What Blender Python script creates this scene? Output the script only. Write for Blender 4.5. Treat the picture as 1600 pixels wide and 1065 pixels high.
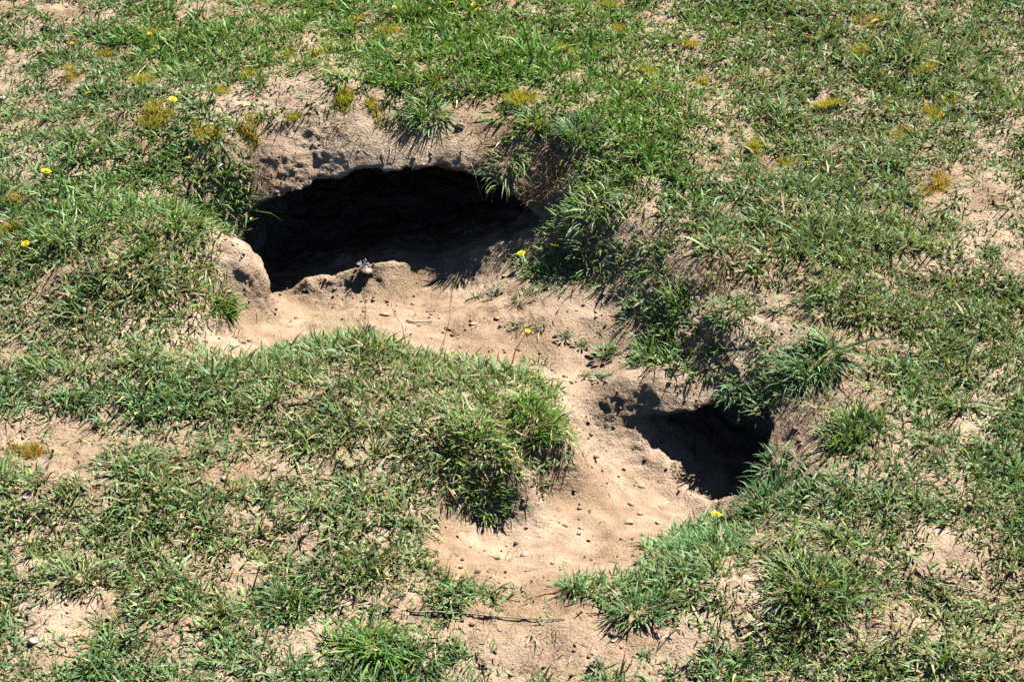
import bpy, math, random
import numpy as np
from mathutils import Vector, Matrix

# ------------------------------------------------------------------ scene, camera, sky, sun
for o in list(bpy.data.objects):
    bpy.data.objects.remove(o)
scn = bpy.context.scene
col = scn.collection
rad = math.radians

SLOPE = rad(15.0)            # the hillside rises away from the viewer
CS, SN = math.cos(SLOPE), math.sin(SLOPE)
FPX = 2537.0                 # focal length in pixels of a 1600 px wide frame
VIEW = rad(38.0)             # angle between the line of sight and the hillside
CAMH = 2.03
CAMV = -CAMH / math.tan(VIEW)

def to_world(p):
    """hillside frame (x, up-slope, normal) -> world"""
    p = np.asarray(p, dtype=np.float64)
    q = np.empty_like(p)
    q[..., 0] = p[..., 0]
    q[..., 1] = p[..., 1] * CS - p[..., 2] * SN
    q[..., 2] = p[..., 1] * SN + p[..., 2] * CS
    return q

cam_d = bpy.data.cameras.new('camera')
cam = bpy.data.objects.new('camera', cam_d)
col.objects.link(cam)
scn.camera = cam
cam_d.sensor_width = 36.0
cam_d.lens = 36.0 * FPX / 1600.0
cam_d.clip_start = 0.05
cam_d.clip_end = 500.0
cam_loc = to_world(np.array([0.0, CAMV, CAMH]))
cam.location = cam_loc
cam.rotation_euler = (rad(90.0) - (VIEW - SLOPE), 0, 0)

SUN_P = np.array([0.42, 0.50, 0.757])
SUN_P /= np.linalg.norm(SUN_P)
SUN_W = to_world(SUN_P)
sun_el = math.asin(SUN_W[2])
sun_az = math.atan2(SUN_W[0], SUN_W[1])

world = bpy.data.worlds.new('World')
scn.world = world
world.use_nodes = True
wn = world.node_tree
wn.nodes.clear()
sky = wn.nodes.new('ShaderNodeTexSky')
sky.sky_type = 'NISHITA'
sky.sun_disc = False
sky.sun_elevation = sun_el
sky.sun_rotation = sun_az
sky.altitude = 2500.0
sky.air_density = 0.45
sky.dust_density = 0.2
bg = wn.nodes.new('ShaderNodeBackground')
bg.inputs['Strength'].default_value = 0.05
wo = wn.nodes.new('ShaderNodeOutputWorld')
wn.links.new(sky.outputs[0], bg.inputs[0])
wn.links.new(bg.outputs[0], wo.inputs[0])

sun_d = bpy.data.lights.new('sun', 'SUN')
sun_d.energy = 5.0
sun_d.angle = rad(0.5)
sun_d.color = (1.0, 0.972, 0.93)
sun = bpy.data.objects.new('sun', sun_d)
col.objects.link(sun)
sun.rotation_euler = Vector(SUN_W).to_track_quat('Z', 'Y').to_euler()
sun.location = (3, 3, 6)

scn.view_settings.view_transform = 'Standard'
scn.view_settings.look = 'None'
scn.view_settings.gamma = 1.0
scn.view_settings.use_curve_mapping = False
scn.view_settings.exposure = 1.06
scn.render.engine = 'CYCLES'
scn.cycles.use_denoising = False
scn.cycles.sample_clamp_indirect = 0.6
scn.cycles.max_bounces = 4
scn.cycles.diffuse_bounces = 0
scn.cycles.glossy_bounces = 2
scn.cycles.transmission_bounces = 2

# ------------------------------------------------------------------ numeric helpers
rng = np.random.default_rng(11)

def _hash(ix, iy, iz, seed):
    ix = ix & 0xffffff; iy = iy & 0xffffff; iz = iz & 0xffffff
    n = (ix.astype(np.uint32) * np.uint32(374761393) + iy.astype(np.uint32) * np.uint32(668265263)
         + iz.astype(np.uint32) * np.uint32(2246822519) + np.uint32(seed * 3266489917 & 0xffffffff))
    n = (n ^ (n >> np.uint32(13))) * np.uint32(1274126177)
    n = n ^ (n >> np.uint32(16))
    return (n & np.uint32(0xffffff)).astype(np.float32) / 16777215.0

def vnoise(x, y, z=None, seed=0):
    """value noise in -1..1 (2D or 3D arrays)"""
    x = np.asarray(x, np.float32); y = np.asarray(y, np.float32)
    x0 = np.floor(x); y0 = np.floor(y)
    fx = x - x0; fy = y - y0
    fx = fx * fx * fx * (fx * (fx * 6 - 15) + 10); fy = fy * fy * fy * (fy * (fy * 6 - 15) + 10)
    x0 = x0.astype(np.int64) & 0xffffff; y0 = y0.astype(np.int64) & 0xffffff
    if z is None:
        zz = np.zeros_like(x0)
        a = _hash(x0, y0, zz, seed); b = _hash(x0 + 1, y0, zz, seed)
        c = _hash(x0, y0 + 1, zz, seed); d = _hash(x0 + 1, y0 + 1, zz, seed)
        return ((a * (1 - fx) + b * fx) * (1 - fy) + (c * (1 - fx) + d * fx) * fy) * 2 - 1
    z = np.asarray(z, np.float32)
    z0 = np.floor(z); fz = z - z0; fz = fz * fz * (3 - 2 * fz)
    z0 = z0.astype(np.int64) & 0xffffff
    r = 0
    for dz, wz in ((0, 1 - fz), (1, fz)):
        a = _hash(x0, y0, z0 + dz, seed); b = _hash(x0 + 1, y0, z0 + dz, seed)
        c = _hash(x0, y0 + 1, z0 + dz, seed); d = _hash(x0 + 1, y0 + 1, z0 + dz, seed)
        r = r + ((a * (1 - fx) + b * fx) * (1 - fy) + (c * (1 - fx) + d * fx) * fy) * wz
    return r * 2 - 1

def pix(u, v, w=0.0):
    """point of the hillside, w above its mean plane, seen at pixel (u, v) of the 1600x1065 photo"""
    du = (np.asarray(u, float) - 800.0) / FPX
    dv = (532.5 - np.asarray(v, float)) / FPX
    dV = math.cos(VIEW) + dv * math.sin(VIEW)
    dW = -math.sin(VIEW) + dv * math.cos(VIEW)
    t = (np.asarray(w, float) - CAMH) / dW
    return du * t, CAMV + dV * t

def new_mesh(name, verts, faces=None, tris=None, mat=None, smooth=True, color=None, parent=None):
    me = bpy.data.meshes.new(name)
    if tris is not None:
        verts = np.ascontiguousarray(verts, np.float32)
        tris = np.ascontiguousarray(tris, np.int32)
        k = tris.shape[1]
        me.vertices.add(len(verts)); me.vertices.foreach_set('co', verts.ravel())
        me.loops.add(tris.size); me.loops.foreach_set('vertex_index', tris.ravel())
        me.polygons.add(len(tris))
        me.polygons.foreach_set('loop_start', np.arange(0, tris.size, k, dtype=np.int32))
        me.polygons.foreach_set('loop_total', np.full(len(tris), k, np.int32))
        me.update(calc_edges=True)
    else:
        me.from_pydata([tuple(p) for p in verts], [], faces)
    if smooth:
        me.polygons.foreach_set('use_smooth', np.ones(len(me.polygons), bool))
    if color is not None:
        at = me.color_attributes.new('tint', 'FLOAT_COLOR', 'POINT')
        c4 = np.ones((len(verts), 4), np.float32); c4[:, :3] = color
        at.data.foreach_set('color', c4.ravel())
    if mat is not None:
        me.materials.append(mat)
    o = bpy.data.objects.new(name, me)
    col.objects.link(o)
    if parent is not None:
        o.parent = parent
    return o

def tag(o, label=None, cat=None, group=None, kind=None):
    if label: o['label'] = label
    if cat: o['category'] = cat
    if group: o['group'] = group
    if kind: o['kind'] = kind
    return o

# ------------------------------------------------------------------ materials
def mat_new(name):
    m = bpy.data.materials.new(name)
    m.use_nodes = True
    nt = m.node_tree
    nt.nodes.clear()
    out = nt.nodes.new('ShaderNodeOutputMaterial')
    return m, nt, out

def soil_material(name='dry sandy soil'):
    m, nt, out = mat_new(name)
    N = nt.nodes.new; L = nt.links.new
    tc = N('ShaderNodeTexCoord')
    def noise(scale, detail=4.0, rough=0.6):
        n = N('ShaderNodeTexNoise'); n.inputs['Scale'].default_value = scale
        n.inputs['Detail'].default_value = detail; n.inputs['Roughness'].default_value = rough
        L(tc.outputs['Object'], n.inputs['Vector']); return n
    big = noise(3.2, 3, .55); mid = noise(26, 3, .65); fine = noise(260, 2, .7)
    r1 = N('ShaderNodeValToRGB')
    e = r1.color_ramp.elements
    e[0].position = .33; e[0].color = (.375, .255, .16, 1)
    e[1].position = .68; e[1].color = (.55, .425, .305, 1)
    L(big.outputs['Fac'], r1.inputs['Fac'])
    r2 = N('ShaderNodeValToRGB')
    e = r2.color_ramp.elements
    e[0].position = .30; e[0].color = (.62, .58, .55, 1)
    e[1].position = .66; e[1].color = (1.08, 1.07, 1.06, 1)
    L(mid.outputs['Fac'], r2.inputs['Fac'])
    mx = N('ShaderNodeMix'); mx.data_type = 'RGBA'; mx.blend_type = 'MULTIPLY'
    mx.inputs['Factor'].default_value = .75
    L(r1.outputs['Color'], mx.inputs['A']); L(r2.outputs['Color'], mx.inputs['B'])
    r3 = N('ShaderNodeValToRGB')
    e = r3.color_ramp.elements
    e[0].position = .30; e[0].color = (.55, .52, .5, 1)
    e[1].position = .55; e[1].color = (1.0, 1.0, 1.0, 1)
    k = r3.color_ramp.elements.new(.74); k.color = (1.25, 1.25, 1.25, 1)
    L(fine.outputs['Fac'], r3.inputs['Fac'])
    mx2 = N('ShaderNodeMix'); mx2.data_type = 'RGBA'; mx2.blend_type = 'MULTIPLY'
    mx2.inputs['Factor'].default_value = .7
    L(mx.outputs['Result'], mx2.inputs['A']); L(r3.outputs['Color'], mx2.inputs['B'])
    bs = N('ShaderNodeBsdfPrincipled')
    bs.inputs['Roughness'].default_value = .95
    bs.inputs['Specular IOR Level'].default_value = .15
    L(mx2.outputs['Result'], bs.inputs['Base Color'])
    vo = N('ShaderNodeTexVoronoi'); vo.inputs['Scale'].default_value = 150
    L(tc.outputs['Object'], vo.inputs['Vector'])
    ad = N('ShaderNodeMath'); ad.operation = 'MULTIPLY_ADD'; ad.inputs[1].default_value = .5
    L(vo.outputs['Distance'], ad.inputs[0]); L(fine.outputs['Fac'], ad.inputs[2])
    bp = N('ShaderNodeBump'); bp.inputs['Strength'].default_value = .75; bp.inputs['Distance'].default_value = .0045
    L(ad.outputs[0], bp.inputs['Height']); L(bp.outputs[0], bs.inputs['Normal'])
    L(bs.outputs[0], out.inputs['Surface'])
    return m

SOIL = soil_material()

# ------------------------------------------------------------------ terrain: control points in photo pixels + depth
CTRL = [
 # outer hillside
 (-500,-60,0),(0,-60,.0),(400,-40,.01),(800,-60,.0),(1200,-60,0),(1600,-60,.01),(2100,-60,0),
 (-400,250,0),(60,250,.01),(1600,250,.01),(2000,250,0),(-300,500,0),(60,480,.0),(1600,480,0),(1900,500,0),
 (-200,760,0),(60,750,-.005),(1600,760,0),(1850,760,0),(-150,1100,0),(100,1060,0),(400,1060,-.01),(800,1060,-.02),(1200,1060,0),(1500,1060,0),(1750,1100,0),
 (200,120,.015),(600,60,.02),(1000,100,.01),(1400,120,.0),(220,320,.01),(200,600,.0),(300,900,-.005),(1250,250,.0),(1400,330,.01),(1450,600,.0),(1450,880,.01),(1300,450,.015),(1100,340,.005),
 # bank above the big mouth
 (330,230,.02),(400,190,.03),(480,180,.03),(560,178,.03),(640,160,.03),(740,160,.025),(830,185,.02),(910,240,.01),(960,300,.0),
 (395,325,-.105),(430,310,-.09),(480,290,-.075),(540,270,-.062),(600,261,-.05),(660,258,-.048),(700,262,-.05),(740,275,-.06),(780,293,-.07),(815,312,-.088),(845,335,-.105),
 (400,255,-.03),(500,230,-.015),(600,215,-.008),(690,215,-.008),(780,235,-.015),(850,270,-.03),(900,330,-.02),
 # floor of the mouth and apron
 (430,440,-.270),(480,425,-.252),(540,404,-.23),(620,402,-.228),(700,400,-.222),(770,392,-.190),(825,378,-.155),
 (430,500,-.205),(520,490,-.19),(620,485,-.185),(720,485,-.178),(800,470,-.165),(820,425,-.15),(870,430,-.125),
 (620,530,-.145),(720,545,-.15),(800,556,-.135),(880,520,-.15),(950,500,-.13),(900,600,-.155),(950,590,-.145),
 # left of the mouth
 (330,520,-.08),(360,500,-.11),(320,450,-.03),(335,370,.0),(270,480,-.02),(340,555,-.06),(250,560,-.0),
 # hummock
 (420,552,-.065),(500,540,-.06),(560,532,-.055),(640,548,-.055),(720,570,-.06),(800,590,-.06),(860,625,-.07),
 (450,640,-.005),(560,620,.0),(680,640,-.005),(790,660,-.015),(860,680,-.05),(620,720,.0),(720,735,-.015),(800,735,-.04),(500,780,.0),(640,790,-.01),
 # below the hummock
 (895,690,-.165),(850,752,-.125),(780,795,-.095),(700,805,-.055),(660,815,-.03),(680,860,-.05),(760,850,-.10),(730,900,-.03),(800,925,-.04),(600,860,-.01),(660,900,-.015),
 # pit floor
 (930,660,-.175),(960,700,-.195),(1000,730,-.21),(1060,760,-.215),(1110,790,-.20),(950,780,-.175),(1040,830,-.16),(880,840,-.125),(950,870,-.10),(860,900,-.07),(900,925,-.03),(1000,900,-.04),
 # ledge and right bank of the pit
 (970,612,-.125),(1020,605,-.115),(1070,600,-.105),(990,636,-.150),(1050,634,-.132),(1090,628,-.115),(1110,592,-.095),(1150,600,-.075),(1200,620,-.05),(1230,660,-.03),(1235,720,-.03),(1210,775,-.05),(1160,810,-.10),(1090,840,-.10),(1020,865,-.07),
 (1270,620,.0),(1290,700,.0),(1260,800,-.0),(1180,850,-.02),(1100,890,-.02),(1300,900,.02),
 (1060,530,-.085),(1040,480,-.075),(990,560,-.13),(1000,440,-.07),(930,390,-.07),(960,455,-.11),(890,390,-.10),(1010,520,-.115),(1120,520,-.04),(1200,540,-.02),(1100,430,-.01),(1150,480,-.03),
]
cp = np.array(CTRL, float)
cx, cv = pix(cp[:, 0], cp[:, 1], cp[:, 2])
cw = cp[:, 2]

def tps(r2):
    return 0.5 * r2 * np.log(r2 + 1e-12)
n = len(cx)
D2 = (cx[:, None] - cx) ** 2 + (cv[:, None] - cv) ** 2
A = np.zeros((n + 3, n + 3))
A[:n, :n] = tps(D2) + np.eye(n) * 2e-4
A[:n, n] = 1; A[:n, n + 1] = cx; A[:n, n + 2] = cv
A[n, :n] = 1; A[n + 1, :n] = cx; A[n + 2, :n] = cv
SOLV = np.linalg.solve(A, np.concatenate([cw, [0, 0, 0]]))

X0, X1, V0, V1 = -1.66, 1.66, -1.06, 1.78
VOX = 0.0067
gx = np.arange(X0, X1 + 1e-9, VOX); gv = np.arange(V0, V1 + 1e-9, VOX)
W0, W1 = -0.50, 0.11
gw = np.arange(W0, W1 + 1e-9, VOX)

def far_relief(x, v):
    return 0.02 * vnoise(x * 1.3, v * 1.3, seed=3) + 0.010 * vnoise(x * 3.1, v * 3.1, seed=4)

# coarse evaluation of the thin plate surface, then bilinear to the fine grid
cgx = np.linspace(X0, X1, 170); cgv = np.linspace(V0, V1, 150)
CX, CV = np.meshgrid(cgx, cgv, indexing='ij')
Hc = np.full(CX.shape, SOLV[n]) + SOLV[n + 1] * CX + SOLV[n + 2] * CV
for i in range(n):
    Hc += SOLV[i] * tps((CX - cx[i]) ** 2 + (CV - cv[i]) ** 2)

def bilin(G, x, v):
    a = (np.asarray(x) - X0) / (X1 - X0) * (G.shape[0] - 1); b = (np.asarray(v) - V0) / (V1 - V0) * (G.shape[1] - 1)
    a = np.clip(a, 0, G.shape[0] - 1.001); b = np.clip(b, 0, G.shape[1] - 1.001)
    i = a.astype(int); j = b.astype(int); fa = a - i; fb = b - j
    return (G[i, j] * (1 - fa) + G[i + 1, j] * fa) * (1 - fb) + (G[i, j + 1] * (1 - fa) + G[i + 1, j + 1] * fa) * fb

def edge_fade(x, v):
    d = np.minimum(np.minimum(x - X0, X1 - x), np.minimum(v - V0, V1 - v))
    t = np.clip(d / 0.25, 0, 1)
    return t * t * (3 - 2 * t)

def relief(x, v):
    """bumps of the soil and the turf surface"""
    a = .8 * x + .6 * v; b = .8 * v - .6 * x
    h = 0.010 * vnoise(x * 7, v * 7, seed=5) + 0.0055 * vnoise(a * 16, b * 16, seed=6)
    h += 0.0032 * vnoise((.5 * x + .866 * v) * 36, (.5 * v - .866 * x) * 36, seed=7)
    return h

FX, FV = np.meshgrid(gx, gv, indexing='ij')
ef = edge_fade(FX, FV)
H = bilin(Hc, FX, FV) * ef + far_relief(FX, FV) * (1 - ef) + relief(FX, FV)
H = np.clip(H, -0.45, 0.09).astype(np.float32)

def height(x, v):
    """turf / soil surface above the hillside plane"""
    return bilin(H, x, v)

# ------------------------------------------------------------------ signed field with the two burrows, surface nets
def smax(a, b, k):
    h = np.clip(0.5 + 0.5 * (a - b) / k, 0, 1)
    return b * (1 - h) + a * h + k * h * (1 - h)

F = gw[None, None, :].astype(np.float32) - H[:, :, None]
F *= 0.8

def sub(x0, x1, v0, v1):
    i0, i1 = np.searchsorted(gx, [x0, x1]); j0, j1 = np.searchsorted(gv, [v0, v1])
    sl = (slice(i0, i1), slice(j0, j1), slice(None))
    return sl, gx[i0:i1][:, None, None].astype(np.float32), gv[j0:j1][None, :, None].astype(np.float32), gw[None, None, :].astype(np.float32)

# lump of packed earth left of the big mouth
lx, lv = pix(367, 432, -.10)
sl, x, v, w = sub(lx - .25, lx + .25, lv - .25, lv + .3)
e = (np.sqrt(((x - lx + (w + .11) * .1) / .070) ** 2 + ((v - lv) / .085) ** 2 + ((w + .128) / .122) ** 2) - 1) * .065 + .005 * vnoise(x * 26 + 0 * w, v * 26 + 0 * w, w * 26 + 0 * v, seed=24) + .004 * vnoise(x * 55 + 0 * w, v * 55 + 0 * w, w * 55 + 0 * v, seed=27)
F[sl] = -smax(-F[sl], -e, .045)

# big burrow
MV = 0.72
LIP = np.array([(370,350,-.16),(395,325,-.112),(430,310,-.094),(480,290,-.078),(540,270,-.063),(600,261,-.051),(660,258,-.049),(700,262,-.051),(740,275,-.062),(780,293,-.074),(815,312,-.093),(845,335,-.115),(865,350,-.16)])
LX = pix(LIP[:, 0], LIP[:, 1], LIP[:, 2])[0]
sl, x, v, w = sub(-.85, .40, .30, 1.72)
roof = np.interp(x.ravel(), LX, LIP[:, 2]).astype(np.float32)[:, None, None]
tip = np.clip(v - MV, 0, 2)
fl = np.where(v < .617, -.238 + .19 * (.617 - v), np.maximum(-.238 - .40 * (v - .617), -.455)) + .42 * np.clip(x + .18, 0, .3) - .24 * np.clip(-.30 - x, 0, .3)
fl = np.maximum(fl, -.435)
roof = roof - .22 * tip + .012 * vnoise(x * 9 + 0 * v, v * 9 + 0 * x, seed=21) * np.clip(tip * 6, 0, 1)
g = (w - roof) * .8
side = np.maximum(x - (.095 - .05 * tip), (-.655 + .1 * tip) - x) + .012 * vnoise(x * 10 + 0 * w, v * 10 + 0 * w, w * 10 + 0 * v, seed=22)
g = smax(g, side, .05)
g = smax(g, fl + .006 * vnoise(x * 30, v * 30, seed=23) - w, .03)
g = g + .010 * vnoise(x * 24 + 0 * w, v * 24 + 0 * w, w * 24 + 0 * v, seed=28) + .005 * vnoise(x * 52 + 0 * w, v * 52 + 0 * w, w * 52 + 0 * v, seed=29)
g = smax(g, v - 1.6, .05)
g = smax(g, .46 - v, .05)
F[sl] = smax(F[sl], -g, .004)

# small burrow in the lower right
px_, pv_ = pix(1097, 690, -.16)
ax, av = .64, .77
sl, x, v, w = sub(px_ - .35, px_ + .6, pv_ - .3, pv_ + .65)
s = (x - px_) * ax + (v - pv_) * av            # along the tunnel
t = (x - px_) * av - (v - pv_) * ax            # across
fl = np.maximum(-.225 - .22 * np.maximum(s, 0) + .25 * np.maximum(-s - .05, 0) + .38 * np.maximum(-t - .01, 0), -.45)
roof = np.interp(t, [-.23, -.19, -.13, -.05, .02, .10, .165, .205], [-.23, -.172, -.160, -.140, -.078, -.045, -.072, -.2]).astype(np.float32) - .12 * np.clip(s, 0, 1)
g = (w - roof) * .75 + .010 * vnoise(x * 13 + 0 * w, v * 13 + 0 * w, w * 13 + 0 * v, seed=25)
g = smax(g, np.abs(t - .01) - (.21 - .2 * np.clip(s, 0, 1)), .03)
g = smax(g, fl + .006 * vnoise(x * 30, v * 30, seed=26) - w, .03)
g = smax(g, s - .22 - .25 * np.clip(t + .02, 0, .2), .06)
g = smax(g, -.10 - s, .03)
F[sl] = smax(F[sl], -g, .004)
del g, e

def surface_nets(F, org, h):
    S = (F < 0).astype(np.uint8)
    nx, ny, nz = F.shape
    c = np.zeros((nx - 1, ny - 1, nz - 1), np.uint8)
    for i in (0, 1):
        for j in (0, 1):
            for k in (0, 1):
                c += S[i:nx - 1 + i, j:ny - 1 + j, k:nz - 1 + k]
    act = np.flatnonzero((c > 0) & (c < 8))
    idx = np.full(c.size, -1, np.int32); idx[act] = np.arange(len(act)); idx = idx.reshape(c.shape)
    I, J, K = np.unravel_index(act, c.shape)
    del c
    acc = np.zeros((len(act), 3)); cnt = np.zeros(len(act))
    corners = [(i, j, k) for i in (0, 1) for j in (0, 1) for k in (0, 1)]
    val = {q: F[I + q[0], J + q[1], K + q[2]] for q in corners}
    for p in corners:
        for ax_ in range(3):
            if p[ax_] == 0:
                q = list(p); q[ax_] = 1; q = tuple(q)
                f0, f1 = val[p], val[q]
                m = (f0 < 0) != (f1 < 0)
                tt = np.where(m, f0 / np.where(m, f0 - f1, 1), 0)
                pos = np.tile(np.array(p, float), (len(act), 1)); pos[:, ax_] = tt
                acc += pos * m[:, None]; cnt += m
    vert = acc / cnt[:, None] + np.stack([I, J, K], 1)
    vert = vert * h + np.array(org)
    quads = []
    for ax_ in range(3):
        a_, b_ = (ax_ + 1) % 3, (ax_ + 2) % 3
        sl0 = [slice(None)] * 3; sl1 = [slice(None)] * 3
        for d in (a_, b_):
            sl0[d] = slice(1, -1); sl1[d] = slice(1, -1)
        sl0[ax_] = slice(0, -1); sl1[ax_] = slice(1, None)
        s0 = S[tuple(sl0)]; s1 = S[tuple(sl1)]
        E = np.argwhere(s0 != s1)
        if not len(E): continue
        flip = s0[tuple(E.T)] == 0
        base = E.copy(); base[:, a_] += 1; base[:, b_] += 1
        def cell(da, db):
            q = base.copy(); q[:, a_] += da; q[:, b_] += db
            return idx[q[:, 0], q[:, 1], q[:, 2]]
        Q = np.stack([cell(-1, -1), cell(0, -1), cell(0, 0), cell(-1, 0)], 1)
        Q[flip] = Q[flip][:, ::-1]
        quads.append(Q)
    return vert, np.concatenate(quads)

gvert, gquad = surface_nets(F, (X0, V0, W0), VOX)
del F
def vert_normals(v, q):
    d1 = v[q[:, 2]] - v[q[:, 0]]; d2 = v[q[:, 3]] - v[q[:, 1]]
    fn = np.cross(d1, d2)
    nn = np.zeros_like(v)
    for k in range(4):
        for c in range(3):
            nn[:, c] += np.bincount(q[:, k], fn[:, c], minlength=len(v))
    return nn / (np.linalg.norm(nn, axis=1, keepdims=True) + 1e-12)
# smooth the voxel steps a little, then give the soil its crumbly relief along the normals
for _ in range(1):
    acc = np.zeros_like(gvert); cnt = np.zeros(len(gvert))
    for k in range(4):
        for d in (1, 3):
            o_ = gquad[:, (k + d) % 4]
            for c in range(3):
                acc[:, c] += np.bincount(gquad[:, k], gvert[o_, c], minlength=len(gvert))
            cnt += np.bincount(gquad[:, k], minlength=len(gvert))
    gvert = gvert * .4 + acc / np.maximum(cnt, 1)[:, None] * .6
gn = vert_normals(gvert, gquad)
x, y, z = gvert.T
def ridge(f, sd):
    return 2 * np.abs(vnoise(x * f + .37 * y * f, y * f - .37 * x * f, z * f, seed=sd)) - .6
steep = np.clip((.93 - gn[:, 2]) / .2, 0, 1)
patchy = np.clip(.55 + .8 * vnoise(x * 6, y * 6, z * 6, seed=34), .15, 1.2)
xa, ya, za = .8 * x + .6 * y, .48 * x * -1 + .64 * y + .6 * z, .36 * x - .48 * y + .8 * z
xb, yb, zb = .6 * x - .8 * z, y * .9 + .44 * x, .8 * x + .6 * z
d = .004 * vnoise(xa * 13, ya * 15, za * 15, seed=38) + .0026 * vnoise(xb * 24, yb * 26, zb * 30, seed=37) + .0030 * vnoise(xa * 47, ya * 53, za * 55, seed=31)
d += .0026 * ridge(83, 32) + .0024 * vnoise(xb * 110, yb * 125, zb * 125, seed=33)
d *= patchy * (.85 + .45 * steep)
crack = -ridge(31, 35) + .25 * vnoise(x * 60, y * 60, z * 60, seed=36)
d -= .007 * np.clip(crack - .42, 0, 1) * (.3 + steep)
gvert = gvert + gn * d[:, None]

# the hillside beyond, joined to the same sheet
ox = np.unique(np.concatenate([np.linspace(-60, -6, 28), np.linspace(-6, X0 + .02, 60), np.linspace(X0 + .02, X1 - .02, 60), np.linspace(X1 - .02, 6, 60), np.linspace(6, 60, 28)]))
ov = np.unique(np.concatenate([np.linspace(-40, -5, 20), np.linspace(-5, V0 + .02, 60), np.linspace(V0 + .02, V1 - .02, 60), np.linspace(V1 - .02, 7, 70), np.linspace(7, 70, 28)]))
OX, OV = np.meshgrid(ox, ov, indexing='ij')
OH = far_relief(OX, OV) + .01 * vnoise(OX * 7, OV * 7, seed=5) - .004
over = np.stack([OX, OV, OH], -1).reshape(-1, 3)
ii, jj = np.meshgrid(np.arange(len(ox) - 1), np.arange(len(ov) - 1), indexing='ij')
mx_ = (ox[:-1] + ox[1:]) / 2; mv_ = (ov[:-1] + ov[1:]) / 2
keep = ~(((mx_ > X0 + .02) & (mx_ < X1 - .02))[:, None] & ((mv_ > V0 + .02) & (mv_ < V1 - .02))[None, :])
ii = ii[keep]; jj = jj[keep]; nv = len(ov)
oq = np.stack([ii * nv + jj, (ii + 1) * nv + jj, (ii + 1) * nv + jj + 1, ii * nv + jj + 1], 1)
allv = np.concatenate([gvert, over]); allq = np.concatenate([gquad, oq + len(gvert)])
ground = new_mesh('ground', to_world(allv), tris=allq, mat=SOIL)
tag(ground, kind='structure')
print('ground quads', len(allq))
bpy.context.view_layer.update()

def proj(x, v, w):
    """hillside point -> pixel of the 1600x1065 photo (used to read the planting plan below)"""
    dx = x; dv = v - CAMV; dw = w - CAMH
    zf = dv * math.cos(VIEW) - dw * math.sin(VIEW)
    up = dv * math.sin(VIEW) + dw * math.cos(VIEW)
    return 800 + FPX * dx / zf, 532.5 - FPX * up / zf

def hit(u, v):
    """world point and normal of the ground seen at photo pixel (u, v)"""
    d = np.array([(u - 800) / FPX, math.cos(VIEW) + (532.5 - v) / FPX * math.sin(VIEW), -math.sin(VIEW) + (532.5 - v) / FPX * math.cos(VIEW)])
    d = to_world(d); d /= np.linalg.norm(d)
    ok, loc, nor, _ = ground.ray_cast(Vector(cam_loc), Vector(d))
    return loc, nor

def leaf_material(name, rough=.5, trans=.28, spec=.5):
    m, nt, out = mat_new(name)
    N = nt.nodes.new; L = nt.links.new
    at = N('ShaderNodeAttribute'); at.attribute_name = 'tint'
    tc = N('ShaderNodeTexCoord')
    no = N('ShaderNodeTexNoise'); no.inputs['Scale'].default_value = 140; no.inputs['Detail'].default_value = 1
    L(tc.outputs['Object'], no.inputs['Vector'])
    mr = N('ShaderNodeMapRange'); mr.inputs['To Min'].default_value = .72; mr.inputs['To Max'].default_value = 1.28
    L(no.outputs['Fac'], mr.inputs['Value'])
    mu = N('ShaderNodeVectorMath'); mu.operation = 'SCALE'
    L(at.outputs['Color'], mu.inputs[0]); L(mr.outputs[0], mu.inputs['Scale'])
    bs = N('ShaderNodeBsdfPrincipled')
    bs.inputs['Roughness'].default_value = rough
    bs.inputs['Specular IOR Level'].default_value = spec
    L(mu.outputs[0], bs.inputs['Base Color'])
    tr = N('ShaderNodeBsdfTranslucent')
    tm_ = N('ShaderNodeVectorMath'); tm_.operation = 'MULTIPLY'; tm_.inputs[1].default_value = (1.35, 1.25, .6)
    L(mu.outputs[0], tm_.inputs[0]); L(tm_.outputs[0], tr.inputs['Color'])
    ms = N('ShaderNodeMixShader'); ms.inputs[0].default_value = trans
    L(bs.outputs[0], ms.inputs[1]); L(tr.outputs[0], ms.inputs[2])
    L(ms.outputs[0], out.inputs['Surface'])
    return m

def plain_material(name, c, rough=.8, var=.3, scale=60, bump=.0):
    m, nt, out = mat_new(name)
    N = nt.nodes.new; L = nt.links.new
    tc = N('ShaderNodeTexCoord')
    no = N('ShaderNodeTexNoise'); no.inputs['Scale'].default_value = scale; no.inputs['Detail'].default_value = 3
    L(tc.outputs['Object'], no.inputs['Vector'])
    rp = N('ShaderNodeValToRGB'); e = rp.color_ramp.elements
    e[0].position = .3; e[0].color = (*[k * (1 - var) for k in c], 1)
    e[1].position = .7; e[1].color = (*[min(.95, k * (1 + var)) for k in c], 1)
    L(no.outputs['Fac'], rp.inputs['Fac'])
    bs = N('ShaderNodeBsdfPrincipled'); bs.inputs['Roughness'].default_value = rough
    bs.inputs['Specular IOR Level'].default_value = .25
    L(rp.outputs['Color'], bs.inputs['Base Color'])
    if bump:
        bp = N('ShaderNodeBump'); bp.inputs['Strength'].default_value = bump; bp.inputs['Distance'].default_value = .003
        L(no.outputs['Fac'], bp.inputs['Height']); L(bp.outputs[0], bs.inputs['Normal'])
    L(bs.outputs[0], out.inputs['Surface'])
    return m

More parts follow.
